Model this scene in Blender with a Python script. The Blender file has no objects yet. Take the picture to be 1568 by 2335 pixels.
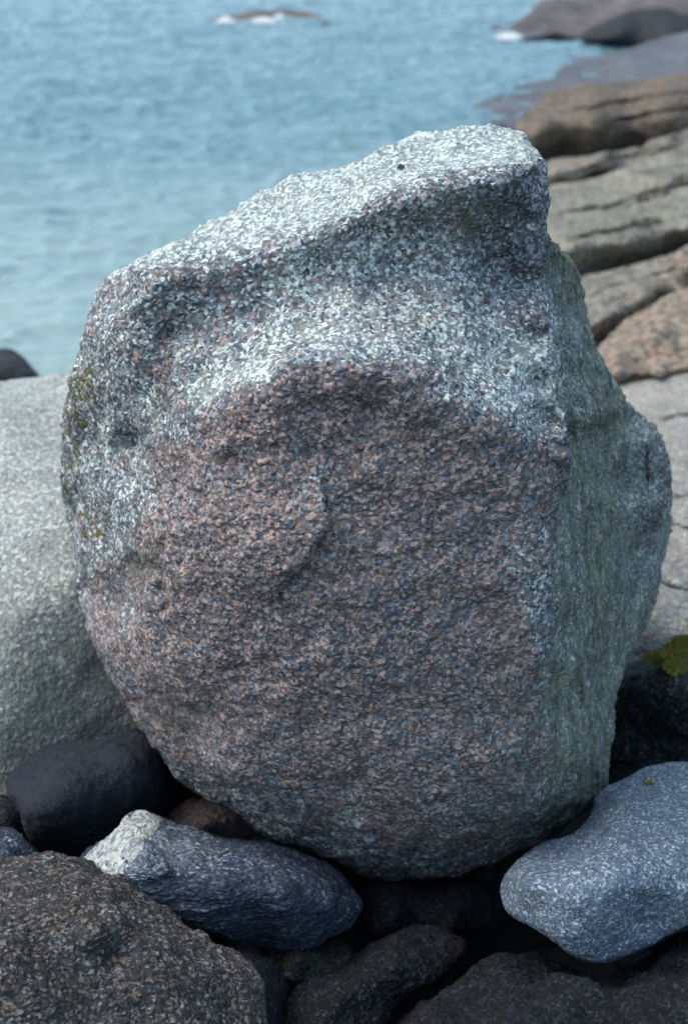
import bpy, math
import numpy as np
from mathutils import Vector

# ------------------------------------------------------------------ camera, sky, sun, exposure
scene = bpy.context.scene
COL = scene.collection
F = 3267.0                      # focal length in units of the 1568 x 2335 picture grid
TH = math.radians(24.0)         # camera looks 24 degrees down
CAMZ = 2.2
ST, CT = math.sin(TH), math.cos(TH)

cam_d = bpy.data.cameras.new('camera')
cam = bpy.data.objects.new('camera', cam_d); COL.objects.link(cam)
cam.location = (0, 0, CAMZ)
cam.rotation_euler = (math.radians(90) - TH, 0, 0)
cam_d.sensor_fit = 'VERTICAL'; cam_d.sensor_height = 36.0
cam_d.lens = 36.0 * F / 2335.0
cam_d.clip_start = 0.05; cam_d.clip_end = 6000
cam_d.dof.use_dof = True
cam_d.dof.focus_distance = 2.50
cam_d.dof.aperture_fstop = 3.5
scene.camera = cam

SUN_DIR = Vector((-0.60, -0.05, 1.0)).normalized()
el = math.asin(SUN_DIR.z); az = math.atan2(SUN_DIR.x, SUN_DIR.y)
world = bpy.data.worlds.new('World'); scene.world = world; world.use_nodes = True
wn = world.node_tree.nodes; wl = world.node_tree.links
bg = wn['Background']; sky = wn.new('ShaderNodeTexSky')
sky.sky_type = 'NISHITA'; sky.sun_disc = False
sky.sun_elevation = el; sky.sun_rotation = az
sky.air_density = 1.0; sky.dust_density = 2.2; sky.ozone_density = 1.6
hs = wn.new('ShaderNodeHueSaturation'); hs.inputs['Saturation'].default_value = 0.95; hs.inputs['Hue'].default_value = 0.48
wl.new(sky.outputs[0], hs.inputs['Color']); wl.new(hs.outputs[0], bg.inputs[0]); bg.inputs[1].default_value = 0.15

sd = bpy.data.lights.new('sun', 'SUN'); sun = bpy.data.objects.new('sun', sd); COL.objects.link(sun)
sd.energy = 0.75; sd.angle = math.radians(55); sd.color = (0.98, 1.0, 0.84)
sun.rotation_euler = SUN_DIR.to_track_quat('Z', 'Y').to_euler()
sun.location = (-3, 2, 8)

vs = scene.view_settings
vs.view_transform = 'Standard'; vs.look = 'None'; vs.gamma = 1; vs.use_curve_mapping = False
vs.exposure = 1.04

# ------------------------------------------------------------------ numeric noise
def _h(ix, iy, iz, seed):
    with np.errstate(over='ignore'):
        h = (ix.astype(np.uint32) * np.uint32(374761393) + iy.astype(np.uint32) * np.uint32(668265263)
             + iz.astype(np.uint32) * np.uint32(2147483647 - 1274126177 % 97) + np.uint32(seed * 362437 + 17))
        h = (h ^ (h >> np.uint32(13))) * np.uint32(1274126177)
        h = (h ^ (h >> np.uint32(15))) * np.uint32(2246822519)
        h = h ^ (h >> np.uint32(16))
    return h.astype(np.float32) / 4294967296.0

def vnoise(P, scale, seed=0):
    Q = P * scale + 1000.0
    I = np.floor(Q).astype(np.int64); f = (Q - I).astype(np.float32)
    f = f * f * f * (f * (f * 6 - 15) + 10)
    out = np.zeros(len(P), np.float32)
    for dx in (0, 1):
        wx = f[:, 0] if dx else 1 - f[:, 0]
        for dy in (0, 1):
            wy = f[:, 1] if dy else 1 - f[:, 1]
            for dz in (0, 1):
                wz = f[:, 2] if dz else 1 - f[:, 2]
                out += wx * wy * wz * _h(I[:, 0] + dx, I[:, 1] + dy, I[:, 2] + dz, seed)
    return out * 2 - 1

def fbm(P, scale, octs=4, seed=0, gain=0.5):
    o = np.zeros(len(P), np.float32); a = 1.0
    for k in range(octs):
        o += a * vnoise(P + k * 7.31, scale, seed + k * 31); scale *= 2.03; a *= gain
    return o

def worley(P, scale, seed=0):
    Q = (P * scale + 1000.0).astype(np.float64)
    I = np.floor(Q).astype(np.int64)
    F1 = np.full(len(P), 9.0, np.float32); F2 = F1.copy(); cid = np.zeros(len(P), np.float32)
    for dx in (-1, 0, 1):
        for dy in (-1, 0, 1):
            for dz in (-1, 0, 1):
                a, b, c = I[:, 0] + dx, I[:, 1] + dy, I[:, 2] + dz
                rx, ry, rz = _h(a, b, c, seed), _h(a, b, c, seed + 1), _h(a, b, c, seed + 2)
                d = np.sqrt((a + rx - Q[:, 0]) ** 2 + (b + ry - Q[:, 1]) ** 2 + (c + rz - Q[:, 2]) ** 2).astype(np.float32)
                n = d < F1
                F2 = np.where(n, F1, np.minimum(F2, d)); cid = np.where(n, rx, cid); F1 = np.where(n, d, F1)
    return F1, F2, cid

# ------------------------------------------------------------------ placing surfaces in the world
def ray(px, py):
    h = (px - 784.0) / F; v = (1167.5 - py) / F
    return h, CT + v * ST, -ST + v * CT

def pt(px, py, Y):
    h, dy, dz = ray(np.asarray(px, float), np.asarray(py, float))
    s = Y / dy
    return np.stack([h * s, Y + 0 * h, CAMZ + dz * s], -1)

def Yz(py, z):                                     # forward distance at which this line of sight meets height z
    _, dy, dz = ray(0.0, py)
    return (z - CAMZ) * dy / dz

def catmull(pts, n):
    P = np.array(pts, float); N = len(P)
    seg = np.linalg.norm(np.roll(P, -1, 0) - P, axis=1)
    cum = np.concatenate([[0], np.cumsum(seg)]); t = np.linspace(0, cum[-1], n, endpoint=False)
    i = np.clip(np.searchsorted(cum, t, side='right') - 1, 0, N - 1)
    u = ((t - cum[i]) / seg[i])[:, None]
    p0, p1, p2, p3 = P[(i - 1) % N], P[i], P[(i + 1) % N], P[(i + 2) % N]
    l0 = np.linalg.norm(p1 - p0, axis=1)[:, None]; l1 = np.linalg.norm(p2 - p1, axis=1)[:, None]; l2 = np.linalg.norm(p3 - p2, axis=1)[:, None]
    m1 = ((p2 - p1) / l1 * l0 + (p1 - p0) / l0 * l1) / (l0 + l1) * l1
    m2 = ((p3 - p2) / l2 * l1 + (p2 - p1) / l1 * l2) / (l1 + l2) * l1
    u2, u3 = u * u, u * u * u
    return (2 * u3 - 3 * u2 + 1) * p1 + (u3 - 2 * u2 + u) * m1 + (-2 * u3 + 3 * u2) * p2 + (u3 - u2) * m2

def rbf(ctrl, c):
    A = np.array([[a[0], a[1]] for a in ctrl], float) / 1000.0
    V = np.array([a[2] if len(a) == 3 else Yz(a[1], a[2]) for a in ctrl], float)
    n = len(A)
    D = np.sqrt(((A[:, None] - A[None]) ** 2).sum(-1) + c * c)
    M = np.zeros((n + 3, n + 3)); M[:n, :n] = D + np.eye(n) * 1e-3
    M[:n, n] = 1; M[:n, n + 1:] = A; M[n, :n] = 1; M[n + 1:, :n] = A.T
    w = np.linalg.solve(M, np.concatenate([V, [0, 0, 0]]))
    def ev(x, y):
        X = np.stack([x, y], -1) / 1000.0
        out = w[n] + X @ w[n + 1:]
        for k in range(n):
            out = out + w[k] * np.sqrt(((X - A[k]) ** 2).sum(-1) + c * c)
        return out
    return ev

def seg_dist(x, y, poly, closed=True):
    P = np.array(poly, float); n = len(P); best = np.full(x.shape, 1e9)
    inside = np.zeros(x.shape, bool)
    for k in range(n if closed else n - 1):
        a, b = P[k], P[(k + 1) % n]; d = b - a; L = (d ** 2).sum() + 1e-9
        t = np.clip(((x - a[0]) * d[0] + (y - a[1]) * d[1]) / L, 0, 1)
        best = np.minimum(best, np.hypot(x - a[0] - t * d[0], y - a[1] - t * d[1]))
        if closed:
            c = ((a[1] > y) != (b[1] > y)) & (x < (b[0] - a[0]) * (y - a[1]) / (b[1] - a[1] + 1e-12) + a[0])
            inside ^= c
    return np.where(inside, best, -best) if closed else best

def vnormals(V, Q):
    a, b, c, d = V[Q[:, 0]], V[Q[:, 1]], V[Q[:, 2]], V[Q[:, 3]]
    n = np.cross(c - a, d - b)
    out = np.zeros_like(V)
    for k in range(4):
        for j in range(3):
            out[:, j] += np.bincount(Q[:, k], n[:, j], len(V))
    return out / (np.linalg.norm(out, axis=1, keepdims=True) + 1e-12)

def to_mesh(name, V, Q, mat, base=None, parent=None, attrs=None):
    used = np.unique(Q); remap = np.full(len(V), -1); remap[used] = np.arange(len(used))
    V2 = V[used]; Q2 = remap[Q]
    if base is None:
        base = np.array([V2[:, 0].mean(), V2[:, 1].mean(), V2[:, 2].min()])
    tri = Q2[:, 2] == Q2[:, 3]
    me = bpy.data.meshes.new(name)
    loops = np.concatenate([Q2[~tri].ravel(), Q2[tri][:, :3].ravel()])
    nq, nt = int((~tri).sum()), int(tri.sum())
    starts = np.concatenate([np.arange(nq) * 4, nq * 4 + np.arange(nt) * 3])
    me.vertices.add(len(V2)); me.vertices.foreach_set('co', (V2 - base).astype(np.float32).ravel())
    me.loops.add(len(loops)); me.loops.foreach_set('vertex_index', loops.astype(np.int32))
    me.polygons.add(nq + nt); me.polygons.foreach_set('loop_start', starts.astype(np.int32))
    me.update(calc_edges=True); me.validate()
    me.polygons.foreach_set('use_smooth', np.ones(len(me.polygons), bool))
    for k, v in (attrs or {}).items():
        at = me.attributes.new(k, 'FLOAT', 'POINT')
        at.data.foreach_set('value', np.asarray(v)[used].astype(np.float32))
    me.materials.append(mat)
    o = bpy.data.objects.new(name, me); COL.objects.link(o)
    if parent is not None:
        o.parent = parent; o.location = Vector(base) - parent.location
    else:
        o.location = base
    return o

def tag(o, label=None, cat=None, group=None, kind=None):
    for k, v in (('label', label), ('category', cat), ('group', group), ('kind', kind)):
        if v: o[k] = v
    return o

def rock(name, label, cat, outline, ctrl, mat, S=320, R=130, B=26, w=40, edge=1.0, c=0.03, thick=0.5, lump=0.02, lscale=4.0,
         grit=0.002, gscale=70.0, seed=1, center=None, feat=None, attr=None, split=None, group=None, stretch=(1, 1, 1), sag=0.0, chips=None):
    """One closed stone: an outline with its own distances, a sculpted near side and a rounded far side."""
    O = catmull(outline, S)
    cen = np.array(center if center is not None else O.mean(0), float)
    rf = np.sin(np.linspace(0, math.pi / 2, R + 1)[1:] ** 1.0 * 1.0)
    rf = 0.55 * rf + 0.45 * np.linspace(0, 1, R + 1)[1:]
    rb = np.sin(np.linspace(math.pi / 2, 0, B + 1)[1:-1])
    ev = rbf(ctrl, c)
    pf = cen + rf[:, None, None] * (O - cen)                 # R,S,2
    pf = np.concatenate([cen[None], pf.reshape(-1, 2)])
    x, y = pf[:, 0], pf[:, 1]
    Y = ev(x, y)
    if feat: Y = Y + feat(x, y)
    d = np.maximum(seg_dist(x, y, O[::max(1, S // 160)], True), 0); d[-S:] = 0
    t = np.clip(1 - d / w, 0, 1)
    s_loc = Y / (CT + (1167.5 - y) / F * ST)
    E = w * s_loc / F * edge
    Y = Y + E * (1 - np.sqrt(np.clip(1 - t * t, 0, 1)))
    Vf = pt(x, y, Y)
    # far side
    Ysil = Y[-S:]; Om = O
    pb = cen + rb[:, None, None] * (Om - cen); rbb = np.repeat(rb, S)
    pb = pb.reshape(-1, 2)
    Yb = np.tile(Ysil, len(rb)) * rbb + Ysil.mean() * (1 - rbb) + thick * np.sqrt(1 - rbb ** 2)
    Vb = pt(pb[:, 0], pb[:, 1], Yb)
    Vb[:, 2] -= sag * np.sqrt(1 - rbb ** 2)
    cb = pt(cen[0], cen[1], Ysil.mean() + thick)[None]; cb[:, 2] -= sag
    V = np.concatenate([Vf, Vb, cb])
    nb = len(rb)
    k = np.arange(S); k2 = (k + 1) % S
    Q = [np.stack([np.zeros(S, int), 1 + k, 1 + k2, 1 + k2], 1)]
    r0 = 1 + np.arange(R - 1 + nb)[:, None] * S
    Q.append(np.stack([r0 + k, r0 + S + k, r0 + S + k2, r0 + k2], -1).reshape(-1, 4))
    last = 1 + (R - 1 + nb) * S; ci = len(V) - 1
    Q.append(np.stack([last + k, np.full(S, ci), last + k2, last + k2], 1))
    Q = np.concatenate(Q)
    Q = np.where((Q[:, 2] == Q[:, 3])[:, None], Q[:, [0, 1, 2, 3]], Q)
    N = vnormals(V, Q)
    toward = (N[:len(Vf)] * (np.array([0, 0, CAMZ]) - Vf)).sum(1).mean()
    if toward < 0:
        tri = (Q[:, 2] == Q[:, 3])[:, None]
        Q = np.where(tri, Q[:, [0, 2, 1, 1]], Q[:, ::-1]); N = -N
    W = V * np.array(stretch)
    dsp = lump * fbm(W, lscale, 4, seed, 0.5)
    if chips:
        F1, F2, cid = worley(W + .02 * np.stack([vnoise(W, 14, 15), vnoise(W, 14, 16), vnoise(W, 14, 17)], 1), chips[1], seed + 40)
        dsp = dsp + chips[0] * (cid - .5) * np.clip((F2 - F1) * 3, 0, 1) + chips[0] * .5 * fbm(W, chips[1] * 1.7, 3, seed + 44)
    if grit:
        F1, F2, cid = worley(W + 0.004 * np.stack([vnoise(W, gscale * .7, 5), vnoise(W, gscale * .7, 6), vnoise(W, gscale * .7, 7)], 1), gscale, seed)
        dsp = dsp + grit * (np.clip((F2 - F1) * 2.2, 0, 1) - 0.5 + (cid - 0.5) * 1.1) + grit * 0.7 * fbm(W, gscale * 0.45, 2, seed + 9)
    V = V + N * dsp[:, None]
    V = V
    attrs = {}
    if attr:
        xa = np.concatenate([x, pb[:, 0], [cen[0]]]); ya = np.concatenate([y, pb[:, 1], [cen[1]]])
        attrs = attr(xa, ya, V)
    base = np.array([V[:, 0].mean(), V[:, 1].mean(), V[:, 2].min()])
    if split:
        xa = np.concatenate([x, pb[:, 0], [cen[0]]]); ya = np.concatenate([y, pb[:, 1], [cen[1]]])
        key = np.asarray(split[1](xa, ya, V)).astype(np.int64) * (np.arange(len(V)) < len(Vf))
        fm = (key[Q] > 0).all(1) & (key[Q] == key[Q][:, :1]).all(1)
        o = to_mesh(name, V, Q if split[3] else Q[~fm], mat, base, None, attrs)
        V3 = V + N * split[3] * 1.0
        for kk in np.unique(key[Q[fm][:, 0]]):                # one part for each patch
            sel = fm & (key[Q[:, 0]] == kk)
            if sel.sum() > 7: to_mesh(split[0], V3, Q[sel], split[2], base, o, attrs)
            else: fm = fm & ~sel
    else:
        o = to_mesh(name, V, Q, mat, base, None, attrs)
    group = group or {'shore_slab': 'rounded granite slabs stepping down the shore', 'stone': 'stones packed round the foot of the great boulder',
                      'bedrock_slab': 'pale bedrock slabs behind the great boulder', 'headland_rock': 'rocks of the far headland', 'pebble': 'tiny pebbles on the boulder top'}.get(name)
    tag(o, label, cat, group, 'thing')
    return o

# ------------------------------------------------------------------ materials
class NT:
    def __init__(s, name):
        s.m = bpy.data.materials.new(name); s.m.use_nodes = True
        s.n = s.m.node_tree.nodes; s.l = s.m.node_tree.links
        s.b = s.n['Principled BSDF']
    def _set(s, sock, v):
        if hasattr(v, 'is_output') or isinstance(v, bpy.types.NodeSocket): s.l.new(v, sock)
        elif isinstance(v, tuple) and len(v) == 3 and sock.type == 'RGBA': sock.default_value = (*v, 1)
        else: sock.default_value = v
    def math(s, op, a, b=0.0, c=0.0, clamp=False):
        n = s.n.new('ShaderNodeMath'); n.operation = op; n.use_clamp = clamp
        for i, v in enumerate((a, b, c)): s._set(n.inputs[i], v)
        return n.outputs[0]
    def mix(s, f, a, b, mode='MIX'):
        n = s.n.new('ShaderNodeMix'); n.data_type = 'RGBA'; n.blend_type = mode
        s._set(n.inputs[0], f); s._set(n.inputs[6], a); s._set(n.inputs[7], b)
        return n.outputs[2]
    def ss(s, v, lo, hi):
        n = s.n.new('ShaderNodeMapRange'); n.interpolation_type = 'SMOOTHSTEP'
        s._set(n.inputs[0], v); s._set(n.inputs[1], lo); s._set(n.inputs[2], hi)
        return n.outputs[0]
    def noise(s, vec, scale, detail=3, rough=0.55, dist=0.0, color=False):
        n = s.n.new('ShaderNodeTexNoise'); s.l.new(vec, n.inputs['Vector'])
        n.inputs['Scale'].default_value = scale; n.inputs['Detail'].default_value = detail
        n.inputs['Roughness'].default_value = rough; n.inputs['Distortion'].default_value = dist
        return n.outputs['Color' if color else 'Fac']
    def vor(s, vec, scale, feature='F1', rnd=1.0, out='Color'):
        n = s.n.new('ShaderNodeTexVoronoi'); n.feature = feature; s.l.new(vec, n.inputs['Vector'])
        n.inputs['Scale'].default_value = scale; n.inputs['Randomness'].default_value = rnd
        return n.outputs[out]
    def sep(s, c):
        n = s.n.new('ShaderNodeSeparateColor'); s.l.new(c, n.inputs[0]); return n.outputs
    def attr(s, name):
        n = s.n.new('ShaderNodeAttribute'); n.attribute_name = name; return n.outputs['Fac']
    def coord(s, scale=(1, 1, 1), rot=(0, 0, 0), warp=0.0, wscale=30):
        tc = s.n.new('ShaderNodeTexCoord'); mp = s.n.new('ShaderNodeMapping')
        mp.inputs['Scale'].default_value = scale; mp.inputs['Rotation'].default_value = rot
        s.l.new(tc.outputs['Object'], mp.inputs['Vector']); v = mp.outputs[0]
        if warp:
            nz = s.noise(v, wscale, 3, 0.6, 0, True)
            sub = s.n.new('ShaderNodeVectorMath'); sub.operation = 'SUBTRACT'; s.l.new(nz, sub.inputs[0]); sub.inputs[1].default_value = (.5, .5, .5)
            sc = s.n.new('ShaderNodeVectorMath'); sc.operation = 'SCALE'; s.l.new(sub.outputs[0], sc.inputs[0]); sc.inputs['Scale'].default_value = warp
            ad = s.n.new('ShaderNodeVectorMath'); ad.operation = 'ADD'; s.l.new(v, ad.inputs[0]); s.l.new(sc.outputs[0], ad.inputs[1])
            v = ad.outputs[0]
        return v
    def bump(s, h, dist=0.002, strength=1.0, normal=None):
        n = s.n.new('ShaderNodeBump'); n.inputs['Distance'].default_value = dist; n.inputs['Strength'].default_value = strength
        s.l.new(h, n.inputs['Height'])
        if normal: s.l.new(normal, n.inputs['Normal'])
        return n.outputs[0]

def granite(name, pale=(.42, .43, .44), pink=(.36, .22, .19), dark=(.03, .033, .045), gray=(.2, .21, .25),
            pinkamt=.5, darkamt=.35, lich=0.0, algae=0.0, moss=0.0, scale=75, warp=.012, aniso=(1, 1, 1), rot=(0, 0, 0),
            attrs=False, rough=.85, bump=.004, tone=.35, tscale=3.0, lichcol=(.66, .68, .67), algcol=(.12, .15, .12),
            mosscol=(.16, .13, .02), contrast=1.0, spec=.25, graythr=.70, vstreak=False, streak=0.0, tint=(1, 1, 1), strscale=(1, 1, 9)):
    N = NT(name); v = N.coord(aniso, rot, warp * 1.15, scale * .6)
    A = (lambda k, c: N.attr(k)) if attrs else (lambda k, c: c)
    P, L, G, M = A('pink', pinkamt), A('lichen', lich), A('algae', algae), A('moss', moss)
    szm = N.ss(N.noise(v, scale * .22, 3, .6), .44, .58)
    c1 = N.sep(N.mix(szm, N.vor(v, scale), N.vor(v, scale * 1.7))); e1 = N.vor(v, scale, 'DISTANCE_TO_EDGE', 1, 'Distance')
    c2 = N.sep(N.vor(v, scale * 2.3)); c3 = N.sep(N.vor(v, scale * 4.1))
    n1 = N.noise(v, scale * 1.3, 4, .65); n2 = N.noise(v, tscale, 4, .6); n3 = N.noise(v, scale * .28, 3, .6); n4 = N.noise(v, scale * 4, 3, .7)
    isP = N.ss(N.math('SUBTRACT', P, c1[0]), -.06, .06)
    palev = N.mix(c1[1], pale, tuple(min(.8, x * .62) for x in pale))
    pinkv = N.mix(c1[2], pink, (pink[0] * .72, pink[1] * .78, pink[2] * .85))
    base = N.mix(isP, palev, pinkv)
    # medium grey / bluish crystals between the big ones
    base = N.mix(N.ss(c2[0], graythr, graythr + .06), base, gray)
    base = N.mix(N.math('MULTIPLY', N.ss(c3[1], .78, .84), N.math('MULTIPLY', isP, -.3) if False else .35), base, pale)
    # dark mica: small cells + crystal borders
    dk = N.math('ADD', N.math('MULTIPLY', c2[1], .55), N.math('MULTIPLY', n1, .75))
    dkm = N.ss(dk, 1.0 - darkamt - .07, 1.0 - darkamt + .08)
    ed = N.math('MULTIPLY', N.ss(e1, .09, .01), N.ss(n1, .42, .58))
    # white crustose lichen: crusts crystal tops, leaves the joints dark
    lm = N.ss(N.math('ADD', N.math('MULTIPLY', c2[2], .45), N.math('ADD', N.math('MULTIPLY', n1, .35), N.math('MULTIPLY', n3, .45))),
              N.math('SUBTRACT', 1.02, N.math('MULTIPLY', L, .95)), N.math('SUBTRACT', 1.14, N.math('MULTIPLY', L, .95)))
    dkm = N.math('MULTIPLY', dkm, N.math('SUBTRACT', 1.0, N.math('MULTIPLY', L, .35)))
    base = N.mix(lm, base, N.mix(c1[1], lichcol, tuple(x * .8 for x in lichcol)))
    base = N.mix(N.math('MULTIPLY', N.math('MAXIMUM', dkm, ed), N.math('SUBTRACT', .95 * contrast, N.math('MULTIPLY', P, .28 if attrs else 0.0))), base, dark)
    # green-grey algae film
    if vstreak:
        tc = N.n.new('ShaderNodeTexCoord'); mp = N.n.new('ShaderNodeMapping'); N.l.new(tc.outputs['Object'], mp.inputs[0])
        mp.inputs['Scale'].default_value = (1, 1, .22); vn = N.noise(mp.outputs[0], 42, 4, .65, .5); vn2 = N.noise(mp.outputs[0], 120, 3, .6)
        ga = N.math('MULTIPLY', G, N.ss(N.math('ADD', N.math('MULTIPLY', vn, .8), N.math('MULTIPLY', n1, .6)), .48, .88), clamp=True)
        base = N.mix(N.math('MULTIPLY', G, N.math('MULTIPLY', N.ss(N.math('ADD', vn, N.math('MULTIPLY', vn2, .5)), .88, .72), .85)), base, dark)
    else:
        ga = N.math('MULTIPLY', G, N.ss(N.math('ADD', n3, N.math('MULTIPLY', n1, .5)), .35, .95), clamp=True)
    ga = N.math('MULTIPLY', ga, .75)
    base = N.mix(ga, base, N.mix(c2[1], algcol, tuple(x * 1.9 for x in algcol)))
    if attrs or moss:
        mm = N.ss(N.math('ADD', N.math('MULTIPLY', c1[1], .4), N.math('ADD', N.math('MULTIPLY', n3, .5), N.math('MULTIPLY', n1, .3))),
                  N.math('SUBTRACT', 1.06, M), N.math('SUBTRACT', 1.12, M))
        base = N.mix(N.math('MULTIPLY', mm, .9), base, mosscol)
    if streak:
        tc = N.n.new('ShaderNodeTexCoord'); mp = N.n.new('ShaderNodeMapping'); N.l.new(tc.outputs['Object'], mp.inputs[0])
        mp.inputs['Scale'].default_value = strscale; mp.inputs['Rotation'].default_value = rot
        sn = N.noise(mp.outputs[0], tscale * 1.6, 5, .6, .6)
        base = N.mix(N.math('MULTIPLY', N.ss(sn, .5, .68), streak), base, N.mix(.75, base, dark))
    tv = N.math('ADD', 1 - tone, N.math('MULTIPLY', n2, tone * 2))
    comb = N.n.new('ShaderNodeCombineColor')
    for i in range(3): N._set(comb.inputs[i], N.math('MULTIPLY', tv, tint[i]))
    base = N.mix(1.0, base, comb.outputs[0], 'MULTIPLY')
    N.l.new(base, N.b.inputs['Base Color'])
    N.b.inputs['Roughness'].default_value = rough
    N.b.inputs['Specular IOR Level'].default_value = spec
    hgt = N.math('ADD', N.math('MULTIPLY', N.ss(e1, 0, .25), .40), N.math('ADD', N.math('MULTIPLY', n1, .5), N.math('MULTIPLY', c1[0], .35)))
    hgt = N.math('SUBTRACT', hgt, N.math('MULTIPLY', dkm, .5)); hgt = N.math('ADD', hgt, N.math('MULTIPLY', n4, .25))
    N.l.new(N.bump(hgt, bump, 0.9), N.b.inputs['Normal'])
    return N.m

m_boulder = granite('boulder_granite', attrs=True, vstreak=True, pale=(.34, .385, .43), pink=(.50, .35, .30), gray=(.17, .19, .23), dark=(.026, .030, .038),
                    scale=64, warp=.006, bump=.004, aniso=(1, 1, 1.1), tone=.34, tscale=5, darkamt=.34, algcol=(.18, .195, .125), lichcol=(.68, .75, .72), mosscol=(.12, .105, .02))
m_left = granite('pale_bedrock', attrs=True, pale=(.66, .65, .56), pink=(.56, .51, .41), gray=(.3, .33, .33), dark=(.10, .11, .12), pinkamt=.3, darkamt=.42, scale=58,
                 contrast=.85, tone=.4, tscale=7, lichcol=(.66, .69, .63), bump=.005, algcol=(.17, .19, .15))
m_right_pale = granite('pale_shore_slab', pale=(.50, .47, .40), pink=(.44, .33, .24), gray=(.32, .31, .28), dark=(.12, .12, .12), pinkamt=.35, darkamt=.25,
                       scale=40, contrast=.55, tone=.3, streak=.4, bump=.008, tscale=1.6)
def slab_mat(name, a, b, dk=(.06, .06, .06), streak=.5, tone=.45, tsc=.8, al=.2):
    return granite(name, pale=a, pink=b, gray=tuple((x + y) * .35 for x, y in zip(a, b)), dark=dk, pinkamt=.5, darkamt=.22, scale=14, warp=.05,
                   contrast=.75, tone=tone, streak=min(1, streak * 1.5), bump=.03, tscale=tsc, algae=al, algcol=(.10, .12, .09), strscale=(1.2, 1.2, 6), rot=(0, .25, 0))
m_slab_brown = slab_mat('brown_slab', (.29, .23, .17), (.25, .16, .11), al=.1)
m_slab_grey = slab_mat('grey_slab', (.38, .35, .28), (.35, .27, .20), al=.12)
m_slab_green = slab_mat('green_grey_slab', (.39, .36, .28), (.35, .29, .22), al=.18)
m_slab_pink = slab_mat('pink_slab', (.44, .36, .27), (.42, .27, .18), al=.1)
m_slab_far = slab_mat('far_slab', (.25, .20, .21), (.22, .17, .17), tsc=.4, streak=.5)
m_slab_wet = slab_mat('wet_slab', (.20, .22, .26), (.20, .18, .19), tsc=.5, streak=.35, al=.05)
m_dark = granite('dark_wet_rock', pale=(.05, .055, .062), pink=(.045, .042, .044), gray=(.05, .05, .055), dark=(.02, .02, .022), scale=30, contrast=.6, tone=.3)
m_cobble = granite('dark_cobble', pale=(.032, .045, .065), pink=(.028, .028, .034), gray=(.035, .04, .06), dark=(.014, .014, .02), pinkamt=.4, darkamt=.4, scale=120,
                   contrast=.8, tone=.3, bump=.002)
m_band = granite('banded_gneiss', attrs=True, lichcol=(.34, .40, .46), pale=(.12, .155, .22), pink=(.065, .085, .13), gray=(.04, .05, .085), dark=(.012, .014, .024), darkamt=.40, scale=105,
                 aniso=(.6, .6, 1.5), rot=(0, .28, 0), tone=.7, tscale=6, streak=.4, bump=.0025)
m_quartz = granite('quartz_vein', pale=(.62, .64, .58), pink=(.55, .55, .48), gray=(.3, .32, .34), dark=(.10, .11, .13), pinkamt=.4, darkamt=.22, scale=60,
                   aniso=(1, .6, 1.6), rot=(0, -.6, 0), contrast=.8, tone=.25, streak=.35, bump=.003)
m_fore = granite('foreground_granite', pale=(.25, .25, .25), pink=(.23, .165, .125), gray=(.075, .075, .085), dark=(.018, .017, .019), pinkamt=.55, darkamt=.44, scale=78,
                 aniso=(.8, 1, 1.25), rot=(0, -.35, 0), tone=.7, tscale=8, bump=.006, lich=.2, lichcol=(.40, .43, .46), algae=.04)
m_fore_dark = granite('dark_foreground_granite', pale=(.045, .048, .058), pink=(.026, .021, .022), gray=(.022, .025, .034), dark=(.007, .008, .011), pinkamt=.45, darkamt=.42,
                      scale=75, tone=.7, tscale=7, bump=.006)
m_blue = granite('blue_grey_stone', pale=(.48, .56, .62), pink=(.32, .39, .46), gray=(.15, .19, .25), dark=(.04, .055, .08), pinkamt=.5, darkamt=.46, scale=90,
                 contrast=.75, tone=.3, tscale=4, bump=.002, warp=.006)
m_moss_rock = granite('lichened_dark_rock', pale=(.16, .18, .20), pink=(.11, .12, .13), gray=(.05, .06, .07), dark=(.02, .02, .024), darkamt=.45, scale=55, tone=.3,
                      lich=.1, lichcol=(.3, .33, .33))
m_rust = granite('reddish_stone', pale=(.09, .065, .06), pink=(.085, .045, .035), gray=(.06, .05, .05), dark=(.02, .018, .018), pinkamt=.6, darkamt=.35, scale=90, tone=.3)
m_olive = granite('olive_stone', pale=(.10, .10, .07), pink=(.08, .07, .05), gray=(.05, .05, .04), dark=(.02, .02, .018), scale=90, tone=.3)

def simple(name, col, rough=.8):
    N = NT(name); v = N.coord((1, 1, 1)); n = N.noise(v, 90, 4, .7)
    N.l.new(N.mix(n, tuple(x * .5 for x in col), tuple(x * 1.4 for x in col)), N.b.inputs['Base Color']); N.b.inputs['Roughness'].default_value = rough
    N.l.new(N.bump(n, .004), N.b.inputs['Normal']); return N.m
m_moss = simple('yellow_moss', (.17, .15, .018), .95)
m_ylichen = simple('yellow_lichen_crust', (.15, .125, .018), .95)
m_ground = simple('shade_dark_ground', (.012, .012, .013), .95)  # near-black colour stands in for the shade in gaps between stones
m_foam = simple('sea_foam', (.60, .63, .63), .9)

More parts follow.
